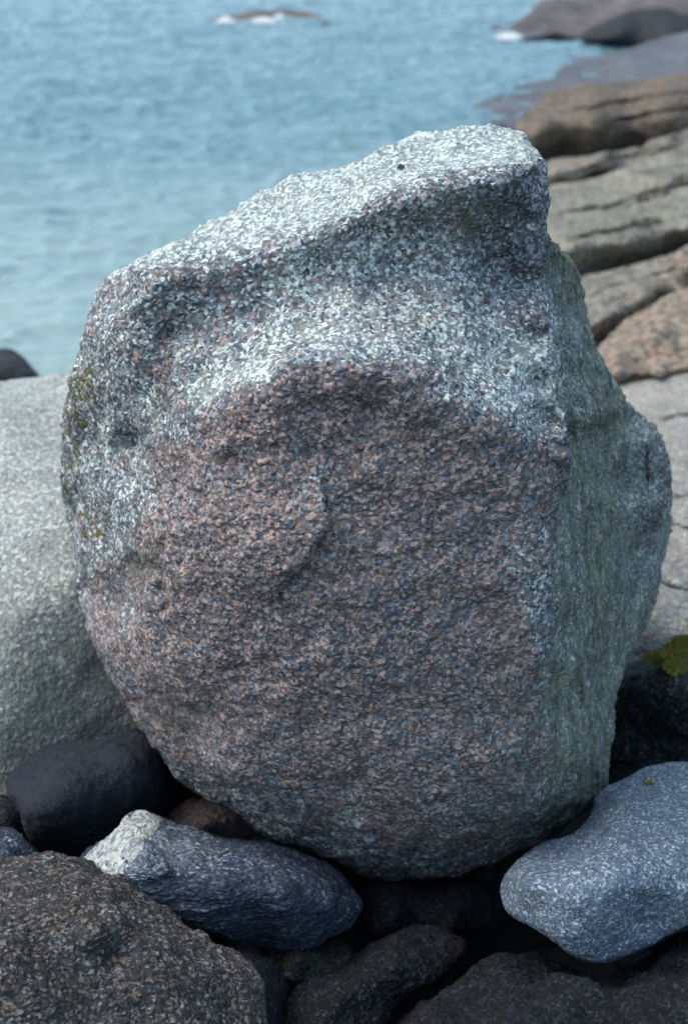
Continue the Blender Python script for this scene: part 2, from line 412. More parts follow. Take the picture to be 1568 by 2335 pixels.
def water_mat():
    N = NT('sea_water'); tc = N.n.new('ShaderNodeNewGeometry'); pos = tc.outputs['Position']
    sx = N.n.new('ShaderNodeSeparateXYZ'); N.l.new(pos, sx.inputs[0])
    mp = N.n.new('ShaderNodeMapping'); N.l.new(pos, mp.inputs[0]); mp.inputs['Scale'].default_value = (1, 1.6, 1); mp.inputs['Rotation'].default_value = (0, 0, .15)
    n = N.noise(mp.outputs[0], .35, 4, .6); n2 = N.noise(mp.outputs[0], 5, 4, .6, .4); n3 = N.noise(mp.outputs[0], 1.6, 3, .6, .3)
    near = N.ss(sx.outputs[1], 20.0, 8.0)
    deep = N.mix(n, (.11, .20, .235), (.17, .28, .31))
    shal = N.mix(n, (.22, .33, .33), (.30, .385, .35))
    col = N.mix(near, deep, shal)
    col = N.mix(N.math('MULTIPLY', N.ss(n3, .5, .72), .3), col, N.mix(.5, col, (.03, .07, .16)))  # ripple shading painted into the water colour as dark blue patches
    N.l.new(col, N.b.inputs['Base Color'])
    N.b.inputs['Roughness'].default_value = .2; N.b.inputs['IOR'].default_value = 1.33
    N.l.new(N.bump(n2, .03, .8), N.b.inputs['Normal'])
    return N.m
m_water = water_mat()

# ------------------------------------------------------------------ ground and sea
def grid_sheet(name, xs, ys, zf, mat):
    X, Yy = np.meshgrid(xs, ys)
    X = X * 1.0
    P = np.stack([X.ravel(), Yy.ravel(), np.zeros(X.size)], 1)
    P[:, 2] = zf(P)
    nx, ny = len(xs), len(ys)
    i = np.arange(nx - 1)[None] + np.arange(ny - 1)[:, None] * nx
    Q = np.stack([i, i + 1, i + 1 + nx, i + nx], -1).reshape(-1, 4)
    return to_mesh(name, P, Q, mat, np.array([0, 0, 0.]))

def sstep(a, b, x):
    t = np.clip((x - a) / (b - a), 0, 1); return t * t * (3 - 2 * t)

def ground_z(P):
    x, y = P[:, 0], P[:, 1]
    z = -0.12 - 1.6 * sstep(3.6, 9, y - np.maximum(x - 1.0, 0) * 1.2)
    z = z - 1.2 * sstep(12, 60, y)
    near = 1 - sstep(4, 8, y)
    z += near * (0.035 * fbm(P * [1, 1, 0], 4, 3, 3) + 0.012 * fbm(P * [1, 1, 0], 22, 2, 4))
    return z
xs = np.concatenate([-np.geomspace(3, 3000, 24)[::-1], np.linspace(-2.9, 4, 140), np.geomspace(4.1, 3000, 24)])
ys = np.concatenate([-np.geomspace(1, 3000, 20)[::-1], np.linspace(-.8, 6, 150), np.geomspace(6.1, 4000, 40)])
tag(grid_sheet('shore_ground', xs, ys, ground_z, m_ground), kind='structure')

WZ = -0.8
def build_sea():
    pys = np.linspace(930, -96, 760)
    Yr = np.array([Yz(p, WZ) for p in pys]); Yr = np.concatenate([[4.0, 5.5, 6.5], Yr[Yr > 7], np.geomspace(Yr[-1] * 1.2, 5000, 14)])
    th = np.concatenate([np.linspace(-1.3, -.34, 60)[:-1], np.linspace(-.34, .34, 640), np.linspace(.34, 1.3, 60)[1:]])
    T, YY = np.meshgrid(np.tan(th), Yr)
    P = np.stack([(T * YY).ravel(), YY.ravel(), np.zeros(T.size)], 1)
    fade = np.clip(45.0 / P[:, 1], 0, 1) ** 2; wide = (np.abs(T.ravel()) < .36)
    c, s = math.cos(.12), math.sin(.12)
    R = np.stack([P[:, 0] * c + P[:, 1] * s, (-P[:, 0] * s + P[:, 1] * c) * 1.7, 0 * P[:, 0]], 1)
    amp = 1.5 * .040 * fbm(R, .45, 2, 11) + 1.7 * .030 * (1 - np.abs(fbm(R, 1.3, 2, 12)) * 1.6) + wide * .030 * (1 - np.abs(fbm(R, 3.1, 2, 13)) * 1.5) + wide * .004 * fbm(R, 8, 2, 14)
    calm = 0.6 + 0.4 * sstep(9, 22, P[:, 1])
    P[:, 2] = WZ + amp * fade * calm
    nx, ny = T.shape[1], T.shape[0]
    i = np.arange(nx - 1)[None] + np.arange(ny - 1)[:, None] * nx
    Q = np.stack([i, i + 1, i + 1 + nx, i + nx], -1).reshape(-1, 4)
    tag(to_mesh('sea_water', P, Q, m_water, np.array([0, 0, WZ])), kind='structure')
build_sea()

# ------------------------------------------------------------------ the great boulder
OUT = [(300, 600), (340, 572), (400, 548), (470, 512), (540, 478), (610, 440), (700, 402), (780, 380), (840, 362), (900, 335), (960, 315), (1040, 306),
       (1090, 293), (1140, 285), (1195, 292), (1212, 312), (1240, 345), (1243, 400), (1246, 460), (1246, 525), (1275, 560), (1300, 600), (1325, 650),
       (1345, 720), (1362, 780), (1385, 840), (1410, 885), (1432, 920), (1470, 938), (1500, 968), (1520, 1030), (1532, 1110), (1533, 1200), (1526, 1260),
       (1498, 1350), (1470, 1420), (1440, 1490), (1422, 1550), (1405, 1640), (1390, 1720), (1375, 1790), (1320, 1850), (1262, 1895), (1180, 1935),
       (1080, 1975), (1000, 2003), (930, 2005), (850, 1992), (760, 1962), (680, 1935), (600, 1905), (530, 1860), (460, 1810), (400, 1745), (350, 1680),
       (300, 1610), (260, 1540), (215, 1450), (185, 1360), (165, 1230), (155, 1120), (155, 1010), (165, 910), (180, 830), (200, 740), (225, 665), (260, 628)]
C = [ # top face, far edge and near edge (forward distances; height follows)
     (340, 575, 2.72), (470, 515, 2.84), (610, 442, 2.93), (780, 382, 2.98), (960, 318, 3.02), (1140, 288, 3.03), (1200, 300, 2.9), (1238, 350, 2.72),
     (320, 605, 2.60), (400, 600, 2.55), (500, 588, 2.54), (570, 570, 2.535), (650, 540, 2.53), (740, 500, 2.535), (830, 455, 2.53), (900, 425, 2.55), (1000, 398, 2.57), (1090, 385, 2.58), (1165, 378, 2.56), (1225, 375, 2.60),
     (450, 560, 2.66), (600, 500, 2.72), (760, 430, 2.76), (900, 375, 2.80), (1060, 340, 2.82), (1150, 325, 2.82),
     # wall under the top edge, hollow at the right
     (300, 680, 2.545), (400, 660, 2.510), (500, 650, 2.50), (600, 640, 2.50), (720, 590, 2.50), (850, 530, 2.51), (950, 520, 2.53), (1040, 500, 2.545), (1120, 500, 2.585), (1190, 500, 2.60), (1232, 500, 2.61),
     (1120, 600, 2.615), (1190, 630, 2.625), (1228, 640, 2.64), (1040, 580, 2.56), (950, 600, 2.54), (850, 620, 2.51),
     # bright shelf
     (480, 740, 2.49), (600, 720, 2.47), (740, 690, 2.46), (900, 690, 2.47), (1040, 680, 2.505), (1150, 720, 2.53), (1240, 760, 2.55),
     (430, 850, 2.44), (560, 800, 2.40), (700, 750, 2.37), (850, 765, 2.34), (1000, 790, 2.38), (1130, 830, 2.42), (1250, 870, 2.46),
     # rim of the pink face
     (345, 1010, 2.47), (400, 960, 2.41), (480, 905, 2.36), (560, 870, 2.31), (640, 830, 2.28), (740, 812, 2.26), (850, 825, 2.25), (940, 860, 2.25), (1040, 915, 2.26), (1140, 955, 2.29), (1220, 990, 2.33), (1298, 1025, 2.40), (1262, 955, 2.44), (1270, 1060, 2.36),
     # pink face
     (420, 1080, 2.37), (560, 1000, 2.275), (700, 940, 2.25), (850, 940, 2.25), (1000, 1000, 2.25), (1150, 1060, 2.29), (1285, 1090, 2.38),
     (400, 1220, 2.37), (560, 1180, 2.255), (700, 1150, 2.245), (850, 1150, 2.25), (1000, 1200, 2.255), (1150, 1200, 2.285), (1250, 1160, 2.335),
     (380, 1400, 2.39), (520, 1400, 2.29), (700, 1400, 2.25), (900, 1400, 2.25), (1100, 1400, 2.28), (1225, 1330, 2.325), (1240, 1500, 2.34),
     (420, 1600, 2.42), (560, 1620, 2.33), (750, 1620, 2.29), (950, 1620, 2.285), (1120, 1620, 2.31), (1240, 1680, 2.36),
     (500, 1750, 2.45), (650, 1790, 2.38), (850, 1820, 2.34), (1050, 1820, 2.345), (1200, 1800, 2.39),
     (560, 1850, 2.53), (700, 1890, 2.49), (850, 1920, 2.46), (1000, 1930, 2.46), (1150, 1890, 2.47), (1250, 1850, 2.52),
     (700, 1938, 2.62), (930, 2000, 2.63), (1080, 1970, 2.62), (1260, 1892, 2.66),
     # left flank
     (300, 1000, 2.585), (330, 900, 2.53), (385, 760, 2.535), (390, 700, 2.525), (350, 780, 2.505), (310, 720, 2.525), (250, 720, 2.60), (230, 850, 2.64), (280, 880, 2.56), (260, 980, 2.60), (200, 1000, 2.76),
     (310, 1090, 2.50), (240, 1130, 2.62), (180, 1150, 2.86), (300, 1250, 2.50), (230, 1300, 2.66), (195, 1350, 2.85), (330, 1420, 2.46), (270, 1480, 2.60), (350, 1560, 2.50), (310, 1600, 2.66), (380, 1690, 2.62), (450, 1780, 2.62), (225, 690, 2.78), (265, 640, 2.72),
     # right flank, receding, with a second bulge behind
     (1276, 600, 2.88), (1286, 700, 2.86), (1310, 700, 3.02), (1295, 850, 2.70), (1340, 820, 2.92), (1360, 800, 3.10), (1325, 1000, 2.66), (1370, 950, 2.90), (1400, 900, 3.16), (1330, 1150, 2.58), (1380, 1150, 2.80), (1425, 1100, 3.08), (1435, 960, 3.22),
     (1470, 1000, 3.16), (1500, 1060, 3.22), (1480, 1150, 3.14), (1525, 1180, 3.34), (1430, 1250, 3.06), (1480, 1300, 3.16), (1320, 1330, 2.50), (1380, 1350, 2.76), (1420, 1400, 2.96), (1455, 1420, 3.10),
     (1300, 1520, 2.44), (1360, 1520, 2.68), (1410, 1540, 2.92), (1300, 1700, 2.46), (1345, 1700, 2.62), (1385, 1720, 2.80), (1310, 1820, 2.58), (1360, 1800, 2.74)]
def dense(pl, step=24):
    out = []
    for a, b in zip(pl[:-1], pl[1:]):
        n = max(1, int(math.hypot(b[0] - a[0], b[1] - a[1]) / step))
        out += [tuple(a[i] + (b[i] - a[i]) * k / n for i in range(3)) for k in range(n)]
    return out + [pl[-1]]
EDGES = [[(320, 605, 2.60), (400, 600, 2.545), (500, 588, 2.53), (570, 570, 2.525), (650, 540, 2.52), (740, 500, 2.525), (830, 455, 2.53), (900, 425, 2.54), (1000, 398, 2.555), (1090, 385, 2.56), (1165, 376, 2.56), (1222, 372, 2.59)],
         [(345, 1010, 2.46), (400, 960, 2.40), (480, 905, 2.345), (560, 870, 2.295), (640, 830, 2.265), (740, 812, 2.245), (850, 825, 2.235), (940, 860, 2.235), (1040, 915, 2.25), (1140, 955, 2.28), (1220, 990, 2.325), (1290, 1022, 2.375)],
         [(1236, 400, 2.62), (1236, 500, 2.625), (1232, 640, 2.65), (1258, 760, 2.555), (1270, 870, 2.475), (1292, 1000, 2.40), (1290, 1060, 2.375), (1262, 1150, 2.34), (1246, 1300, 2.335), (1240, 1500, 2.335), (1240, 1700, 2.36), (1236, 1840, 2.47)]]
C = [p for p in C if min(math.hypot(p[0] - q[0], p[1] - q[1]) for e in EDGES for q in dense(e)) > 17] + [q for e in EDGES for q in dense(e)]
CRACK = [(728, 1060), (738, 1120), (748, 1165), (752, 1200), (725, 1228), (700, 1262), (680, 1300), (640, 1345)]
def boulder_feat(x, y):
    P = np.array(CRACK, float)
    d = seg_dist(x, y, CRACK, False)
    # signed side: left of the line
    xi = np.interp(y, P[:, 1], P[:, 0]); left = xi - x
    wob = vnoise(np.stack([x * .02, y * .02, 0 * x], 1), 1.0, 3) * 8 + vnoise(np.stack([x * .06, y * .06, 0 * x], 1), 1.0, 4) * 7
    sgn = 1 / (1 + np.exp(-np.clip((left + wob) / 2.5, -30, 30)))
    win = (.35 * sstep(1030, 1110, y) + .65 * sstep(1110, 1200, y)) * (1 - sstep(1290, 1390, y)); gwin = sstep(1085, 1190, y) * (1 - sstep(1310, 1370, y))
    f = -0.034 * sgn * np.exp(-np.maximum(left, 0) / 240) * win + 0.034 * np.exp(-((left + wob + 6) / 8) ** 2) * gwin
    # second, fainter scarp and hollows
    def blob(cx, cy, rx, ry, a, rot=0):
        c, s = math.cos(rot), math.sin(rot); dx, dy = x - cx, y - cy
        u, v = dx * c + dy * s, -dx * s + dy * c
        return a * np.exp(-(u / rx) ** 2 - (v / ry) ** 2)
    f += blob(545, 1065, 50, 26, .016, .5) + blob(690, 1030, 45, 25, .008)
    f += blob(316, 1003, 34, 11, .035, -.35)
    f += blob(1038, 850, 14, 18, .02) + blob(1320, 1590, 10, 55, .05) + blob(1285, 1600, 8, 70, .02)
    f += blob(1470, 1080, 8, 60, .04) + blob(1415, 1500, 14, 40, .04)
    f += blob(330, 1290, 40, 25, .02) + blob(450, 1620, 60, 40, .015) + blob(380, 1385, 14, 12, .02)
    f += blob(560, 1530, 150, 8, .008, -.25) + blob(640, 1640, 160, 4, .004, .02)
    return f
def fld(x, y, base, brushes):
    f = np.full(x.shape, float(base))
    for b in brushes:
        cx, cy, rx, ry, val = b[:5]; rot = b[5] if len(b) > 5 else 0
        c, s = math.cos(rot), math.sin(rot); dx, dy = x - cx, y - cy
        u, v = dx * c + dy * s, -dx * s + dy * c
        w = np.exp(-((u / rx) ** 2 + (v / ry) ** 2) ** 1.5)
        f = f * (1 - w) + val * w
    return f
PINKP = [(320, 1120), (390, 1010), (480, 925), (560, 885), (650, 840), (740, 815), (850, 830), (940, 865), (1040, 925), (1140, 970), (1220, 1010), (1305, 1045), (1262, 1150),
         (1240, 1250), (1215, 1330), (1230, 1500), (1240, 1700), (1200, 1850), (1000, 1950), (700, 1900), (480, 1800), (330, 1640), (220, 1450), (240, 1330), (300, 1250)]
RIGHTP = [(1248, 480), (1240, 650), (1275, 850), (1308, 1040), (1268, 1150), (1250, 1300), (1238, 1500), (1245, 1700), (1225, 1900), (1500, 1900), (1700, 1200), (1500, 500)]
TOPP = [(250, 640), (330, 610), (480, 592), (570, 574), (660, 540), (760, 492), (870, 440), (960, 412), (1090, 388), (1170, 372), (1240, 352), (1260, 200), (300, 400), (180, 640)]
def boulder_attr(x, y, V):
    wob = 34 * fbm(V, 9, 3, 77); wob2 = 16 * fbm(V, 30, 3, 78)
    pm = sstep(-28, 34, seg_dist(x, y, PINKP) + wob + wob2)
    rm = sstep(-8, 14, seg_dist(x, y, RIGHTP) + wob2 * .6)
    tm = sstep(-10, 12, seg_dist(x, y, TOPP) + wob2 * .7)
    lich = fld(x, y, .42, [(1020, 760, 300, 80, .62, .30), (760, 770, 180, 50, .58), (540, 865, 120, 60, .70, -.5), (370, 1050, 50, 100, .52), (1200, 910, 90, 80, .66),
                          (1160, 540, 130, 120, .26), (240, 900, 70, 220, .40), (480, 640, 110, 45, .32), (370, 830, 26, 110, .12), (1200, 420, 60, 60, .2), (800, 560, 220, 60, .50)])
    lich = lich * (1 - pm) + pm * fld(x, y, .07, [(720, 1110, 60, 50, .42), (1210, 1290, 70, 130, .40), (800, 1870, 80, 50, .35), (280, 1400, 40, 120, .35), (700, 1720, 220, 80, .10), (390, 1130, 70, 90, .34)])
    lich = lich * (1 - rm) + rm * fld(x, y, .46, [(1480, 1050, 50, 150, .42)])
    lich = lich * (1 - tm) + .86 * tm
    pink = fld(x, y, .40, [(300, 760, 100, 130, .40), (480, 630, 90, 40, .55), (1150, 520, 110, 130, .12), (370, 830, 22, 120, .8)])
    pink = pink * (1 - pm) + pm * fld(x, y, .95, [(1150, 1800, 200, 160, .60), (560, 1830, 160, 120, .6), (900, 2000, 500, 60, .5)])
    pink = pink * (1 - rm) + .14 * rm; pink = pink * (1 - tm) + .25 * tm
    alg = fld(x, y, .05, [(1080, 500, 100, 90, .35), (430, 1620, 100, 45, .35), (320, 1290, 50, 30, .7), (1180, 1850, 120, 90, .3), (1170, 1650, 80, 120, .25)])
    alg = alg * (1 - rm) + rm * fld(x, y, .78, [(1490, 1100, 60, 260, .35)])
    moss = fld(x, y, .08, [(175, 1000, 30, 220, .40), (200, 880, 35, 60, .46), (220, 1180, 50, 80, .38), (250, 1330, 60, 70, .30), (1060, 490, 60, 80, .34), (480, 1320, 180, 80, .22), (1360, 1250, 70, 300, .2), (930, 1290, 300, 200, .13)])
    moss = moss * (1 - tm)
    mot = fbm(V, 13, 3, 61); mot2 = fbm(V, 34, 2, 62)
    lich = np.clip(lich + (.10 * mot + .07 * mot2) * (1 - tm), 0, 1); pink = np.clip(pink + .10 * fbm(V, 16, 3, 63), 0, 1)
    alg = np.clip(alg * (1 + .45 * fbm(V * [1, 1, .45], 15, 3, 64)), 0, 1)
    return dict(lichen=lich, pink=pink, algae=alg, moss=moss)

def yellow_mask(x, y, V):
    f = fld(x, y, 0, [(178, 900, 30, 90, .62), (170, 1060, 24, 120, .60), (200, 1190, 42, 70, .64), (250, 1310, 50, 70, .52), (1062, 500, 40, 70, .56), (400, 780, 10, 60, .4), (480, 1330, 160, 60, .36), (1350, 1300, 40, 260, .38), (950, 1290, 260, 160, .30)])
    F1, F2, cid = worley(V, 88, 91)
    return ((cid * .7 + .25 * vnoise(V, 28, 92) > 1.0 - f) & (F1 < .62) & (F2 - F1 > .03)) * (1 + (cid * 1e6).astype(np.int64))
rock('boulder', 'huge rounded pink and grey granite boulder filling the picture, white-crusted flat top', 'boulder', OUT, C, m_boulder,
     S=1100, R=340, B=60, w=34, edge=1.2, c=0.016, thick=.85, lump=.012, lscale=5.0, grit=.0031, gscale=66, chips=(.009, 14), seed=4, center=(790, 1180), feat=boulder_feat, attr=boulder_attr, split=('yellow_lichen', yellow_mask, m_ylichen, .0012))

SLAB_CRACKS = [([(1250, 492), (1380, 470), (1470, 440), (1620, 400)], 4, .16), ([(1290, 545), (1400, 520), (1500, 505)], 3, .09), ([(1420, 470), (1568, 418)], 3, .10),
               ([(1300, 250), (1420, 232), (1540, 215), (1650, 212)], 4, .15), ([(1400, 275), (1600, 240)], 3, .15), ([(1340, 672), (1460, 640), (1560, 600)], 3, .08), ([(1400, 690), (1480, 668)], 3, .06),
               ([(1300, 392), (1400, 366), (1500, 335)], 3, .08), ([(1460, 752), (1540, 735), (1600, 700)], 4, .06), ([(1480, 800), (1520, 790), (1600, 792)], 5, .07),
               ([(1470, 938), (1510, 950), (1600, 948)], 4, .05), ([(1500, 1140), (1600, 1130)], 4, .03), ([(1480, 1330), (1560, 1345), (1640, 1330)], 5, .03), ([(1525, 1200), (1620, 1215)], 3, .03)]
def slab_cracks(x, y):
    f = np.zeros(x.shape)
    wob = 5 * vnoise(np.stack([x * .02, y * .02, 0 * x], 1), 1.0, 31) + 2.5 * vnoise(np.stack([x * .07, y * .07, 0 * x], 1), 1.0, 32)
    for pl, w, dp in SLAB_CRACKS:
        xs_ = [p[0] for p in pl]; ys_ = [p[1] for p in pl]
        d = y + wob - np.interp(x, xs_, ys_); win = sstep(xs_[0] - 30, xs_[0] + 40, x) * (1 - sstep(xs_[-1] - 40, xs_[-1] + 30, x))
        f += dp * win * (np.exp(-(d / w) ** 2) + .35 * np.exp(-np.maximum(d, 0) / 22) * (d > 0))
    return f

# ------------------------------------------------------------------ stones around it
def left_attr(x, y, V):
    a = sstep(1150, 1650, y + 90 * fbm(V, 3, 3, 5))  # slab turns greener and darker towards the bottom, paler towards the top
    return dict(lichen=.44 - .26 * a + .12 * fbm(V, 7, 3, 8), pink=.35 + .1 * a, algae=.45 * a, moss=.16 * a)
rock('bedrock_slab', 'broad pale speckled bedrock slab to the left of the great boulder', 'rock slab',
     [(-420, 900), (-200, 885), (0, 868), (90, 857), (200, 846), (330, 850), (450, 900), (520, 1100), (520, 1500), (500, 1720), (380, 1800), (150, 1880), (-100, 1920), (-400, 1900), (-520, 1400)],
     [(-400, 900, 4.3), (0, 872, 4.35), (160, 855, 4.35), (400, 870, 4.2), (0, 930, 3.98), (200, 930, 4.0), (0, 1050, 3.60), (250, 1050, 3.60), (0, 1200, 3.29), (250, 1200, 3.31), (-300, 1200, 3.4),
      (0, 1400, 2.99), (80, 1380, 3.02), (160, 1330, 3.09), (250, 1270, 3.20), (350, 1230, 3.28), (0, 1430, 2.96), (250, 1320, 3.16), (0, 1500, 2.91), (250, 1500, 3.07), (0, 1650, 2.83), (280, 1650, 3.02), (0, 1800, 2.78), (300, 1790, 3.0), (-300, 1800, 2.6)],
     m_left, S=520, R=240, w=14, thick=.5, lump=.012, lscale=2, c=.012, grit=.0015, gscale=70, seed=12, sag=1.0, chips=(.012, 5), attr=left_attr)
rock('sea_rock', 'dark wet rock at the left edge, between pale slab and sea', 'rock',
     [(-160, 850), (-90, 812), (0, 804), (50, 815), (85, 845), (100, 880), (40, 920), (-120, 930)],
     [(-100, 820, 8.2), (0, 808, 8.2), (60, 820, 8.25), (0, 840, 7.95), (40, 860, 7.95), (-100, 850, 7.9), (0, 900, 7.9)], m_dark, S=140, R=50, w=25, thick=.5, lump=.03, lscale=3, grit=.004, gscale=15, seed=14)
rock('skerry', 'low brown skerry awash far out in the sea', 'rock',
     [(470, 50), (520, 36), (580, 27), (640, 24), (700, 30), (740, 42), (755, 50), (700, 62), (600, 66), (500, 62)],
     [(480, 48, 33.2), (600, 28, 34.2), (740, 44, 33.2), (600, 48, 33.2), (620, 62, 33.0)], m_slab_far, S=120, R=30, w=10, thick=1.5, lump=.04, lscale=1, grit=0, seed=15)
rock('headland_rock', 'far pinkish grey headland slab sloping into the sea at top right', 'rock slab',
     [(1108, 78), (1150, 60), (1190, 40), (1230, 18), (1290, 2), (1400, -12), (1560, -20), (1760, -30), (1800, 60), (1700, 130), (1400, 120), (1300, 100), (1180, 92), (1130, 88)],
     [(1120, 80, 30.2), (1200, 60, 30.4), (1250, 15, 33), (1400, -8, 34), (1700, -20, 35), (1300, 60, 30.8), (1450, 60, 30.2), (1600, 60, 30), (1300, 98, 29.3), (1500, 110, 29)],
     m_slab_far, S=220, R=70, w=16, thick=3, lump=.16, lscale=.7, grit=0, seed=16, stretch=(1, 1, 2))
rock('headland_rock', 'dark domed rock on the far headland, top right corner', 'rock',
     [(1325, 84), (1360, 58), (1410, 36), (1450, 27), (1500, 28), (1545, 36), (1620, 44), (1640, 80), (1560, 96), (1470, 104), (1400, 96)],
     [(1330, 82, 28.2), (1450, 32, 28.6), (1600, 48, 28.6), (1420, 70, 27.8), (1520, 70, 27.7), (1440, 98, 27.8), (1600, 90, 27.8)], m_dark, S=160, R=50, w=14, thick=1.5, lump=.08, lscale=1, grit=0, seed=17)
rock('wet_slab', 'low violet grey wet slab sloping into the sea below the dark domed rock', 'rock slab',
     [(1075, 246), (1110, 225), (1170, 198), (1260, 165), (1340, 135), (1440, 104), (1530, 82), (1640, 60), (1800, 50), (1850, 200), (1700, 330), (1400, 330), (1220, 300), (1120, 275)],
     [(1090, 243, 20.4), (1200, 190, 22.6), (1350, 135, 24.8), (1530, 88, 26.6), (1800, 60, 27.2), (1300, 200, 21.6), (1450, 160, 22.6), (1600, 150, 22.6), (1150, 250, 20.0), (1300, 260, 19.2), (1500, 250, 19.2), (1700, 250, 19), (1400, 320, 18.5)],
     m_slab_wet, S=260, R=110, w=10, thick=2, lump=.07, lscale=.9, grit=0, seed=18, stretch=(.6, 1, 2), sag=1.5)
rock('shore_slab', 'thick rounded brown slab, farthest of the near shore slabs, dark beneath', 'rock slab',
     [(1170, 300), (1185, 268), (1225, 228), (1290, 200), (1400, 188), (1500, 176), (1600, 160), (1760, 140), (1820, 240), (1740, 330), (1568, 350), (1440, 380), (1330, 395), (1240, 392), (1190, 350)],
     [(1190, 270, 16.0), (1290, 203, 16.8), (1420, 190, 17.2), (1600, 164, 17.6), (1760, 150, 17.8), (1220, 300, 15.3), (1350, 240, 15.6), (1500, 225, 15.8), (1650, 210, 16), (1350, 290, 15.15), (1520, 265, 15.3),
      (1300, 330, 15.7), (1450, 310, 15.7), (1600, 285, 15.8), (1250, 375, 15.9), (1450, 360, 15.9), (1650, 320, 15.9)],
     m_slab_brown, S=260, R=110, w=16, thick=1.5, lump=.05, lscale=1.0, grit=.01, gscale=9, seed=19, stretch=(.3, .8, 2.2), chips=(.03, 1.6), feat=slab_cracks)
rock('shore_slab', 'narrow grey slab tilted under the thick brown slab', 'rock slab',
     [(1170, 400), (1240, 368), (1330, 360), (1420, 340), (1500, 316), (1568, 292), (1680, 255), (1780, 260), (1780, 340), (1600, 372), (1480, 410), (1350, 440), (1220, 470)],
     [(1240, 372, 13.9), (1400, 347, 14.2), (1568, 296, 14.6), (1720, 265, 14.8), (1250, 400, 12.9), (1380, 375, 13.0), (1520, 325, 13.3), (1700, 290, 13.6), (1250, 425, 13.2), (1380, 402, 13.3), (1500, 365, 13.55), (1600, 335, 13.5),
      (1250, 455, 13.3), (1420, 420, 13.4), (1600, 365, 13.8)],
     m_slab_grey, S=240, R=90, w=10, thick=1.2, lump=.03, lscale=1.2, grit=.008, gscale=9, seed=20, stretch=(.3, .8, 2.2), chips=(.03, 1.6), feat=slab_cracks)
rock('shore_slab', 'widest green grey slab, right of the boulder top, shadowed along its lower edge', 'rock slab',
     [(1170, 470), (1240, 433), (1330, 418), (1420, 392), (1500, 362), (1568, 340), (1700, 290), (1820, 300), (1820, 520), (1700, 590), (1568, 620), (1440, 660), (1330, 690), (1200, 690)],
     [(1240, 438, 12.2), (1400, 402, 12.5), (1568, 345, 12.9), (1760, 300, 13.2), (1250, 500, 10.6), (1400, 470, 10.8), (1568, 420, 11.2), (1250, 560, 9.75), (1400, 530, 9.8), (1568, 480, 10.2), (1750, 450, 10.4),
      (1300, 590, 9.55), (1430, 565, 9.6), (1568, 532, 9.85), (1300, 620, 10.0), (1430, 600, 10.1), (1568, 565, 10.3), (1320, 670, 10.5), (1480, 640, 10.3), (1650, 590, 10.5)],
     m_slab_green, S=300, R=140, w=12, thick=1.5, lump=.04, lscale=1.3, grit=.008, gscale=10, seed=21, stretch=(.3, .8, 2.2), chips=(.03, 1.6), feat=slab_cracks)
rock('shore_slab', 'sloping grey slab with rounded lower edge above a diagonal dark crevice', 'rock slab',
     [(1230, 700), (1320, 643), (1400, 622), (1480, 600), (1568, 570), (1680, 535), (1780, 560), (1760, 640), (1620, 660), (1540, 690), (1480, 740), (1430, 790), (1370, 840), (1280, 860), (1210, 800)],
     [(1320, 648, 8.9), (1450, 612, 9.2), (1568, 576, 9.5), (1720, 550, 9.8), (1330, 700, 8.0), (1430, 665, 8.3), (1530, 630, 8.7), (1340, 750, 7.45), (1400, 720, 7.65), (1470, 680, 8.1), (1560, 640, 8.6), (1350, 785, 7.7), (1420, 745, 7.95), (1490, 695, 8.4),
      (1320, 830, 7.7), (1400, 800, 7.9), (1500, 720, 8.5)],
     m_slab_grey, S=260, R=120, w=12, thick=1.2, lump=.035, lscale=1.5, grit=.007, gscale=12, seed=22, stretch=(.3, .8, 2.2), chips=(.03, 1.6), feat=slab_cracks)
rock('shore_slab', 'small pinkish slab end at the right edge above the crevice', 'rock slab',
     [(1515, 592), (1540, 572), (1590, 556), (1680, 550), (1700, 610), (1600, 606), (1540, 606)],
     [(1520, 592, 8.35), (1560, 575, 8.5), (1680, 560, 8.5), (1580, 595, 8.3), (1680, 605, 8.3)], m_slab_pink, S=100, R=40, w=10, thick=.5, lump=.03, lscale=2, grit=.005, gscale=12, seed=23)
rock('shore_slab', 'orange pink slab with a folded rounded lip beside the boulder shoulder', 'rock slab',
     [(1300, 860), (1365, 795), (1400, 752), (1450, 712), (1520, 675), (1568, 655), (1660, 620), (1760, 660), (1740, 800), (1640, 860), (1545, 858), (1500, 893), (1430, 895), (1340, 930)],
     [(1370, 798, 6.75), (1450, 718, 7.3), (1568, 662, 7.7), (1720, 650, 7.8), (1400, 810, 6.45), (1500, 760, 6.75), (1600, 740, 6.9), (1480, 812, 6.50), (1560, 800, 6.60), (1430, 838, 6.24), (1500, 832, 6.30), (1580, 820, 6.42),
      (1420, 865, 6.2), (1500, 862, 6.22), (1560, 840, 6.4), (1430, 890, 6.5), (1500, 888, 6.5), (1650, 850, 6.6), (1340, 910, 6.6)],
     m_slab_pink, S=260, R=120, w=10, thick=1.0, lump=.035, lscale=2, grit=.006, gscale=14, seed=24, stretch=(.7, 1, 1.4))
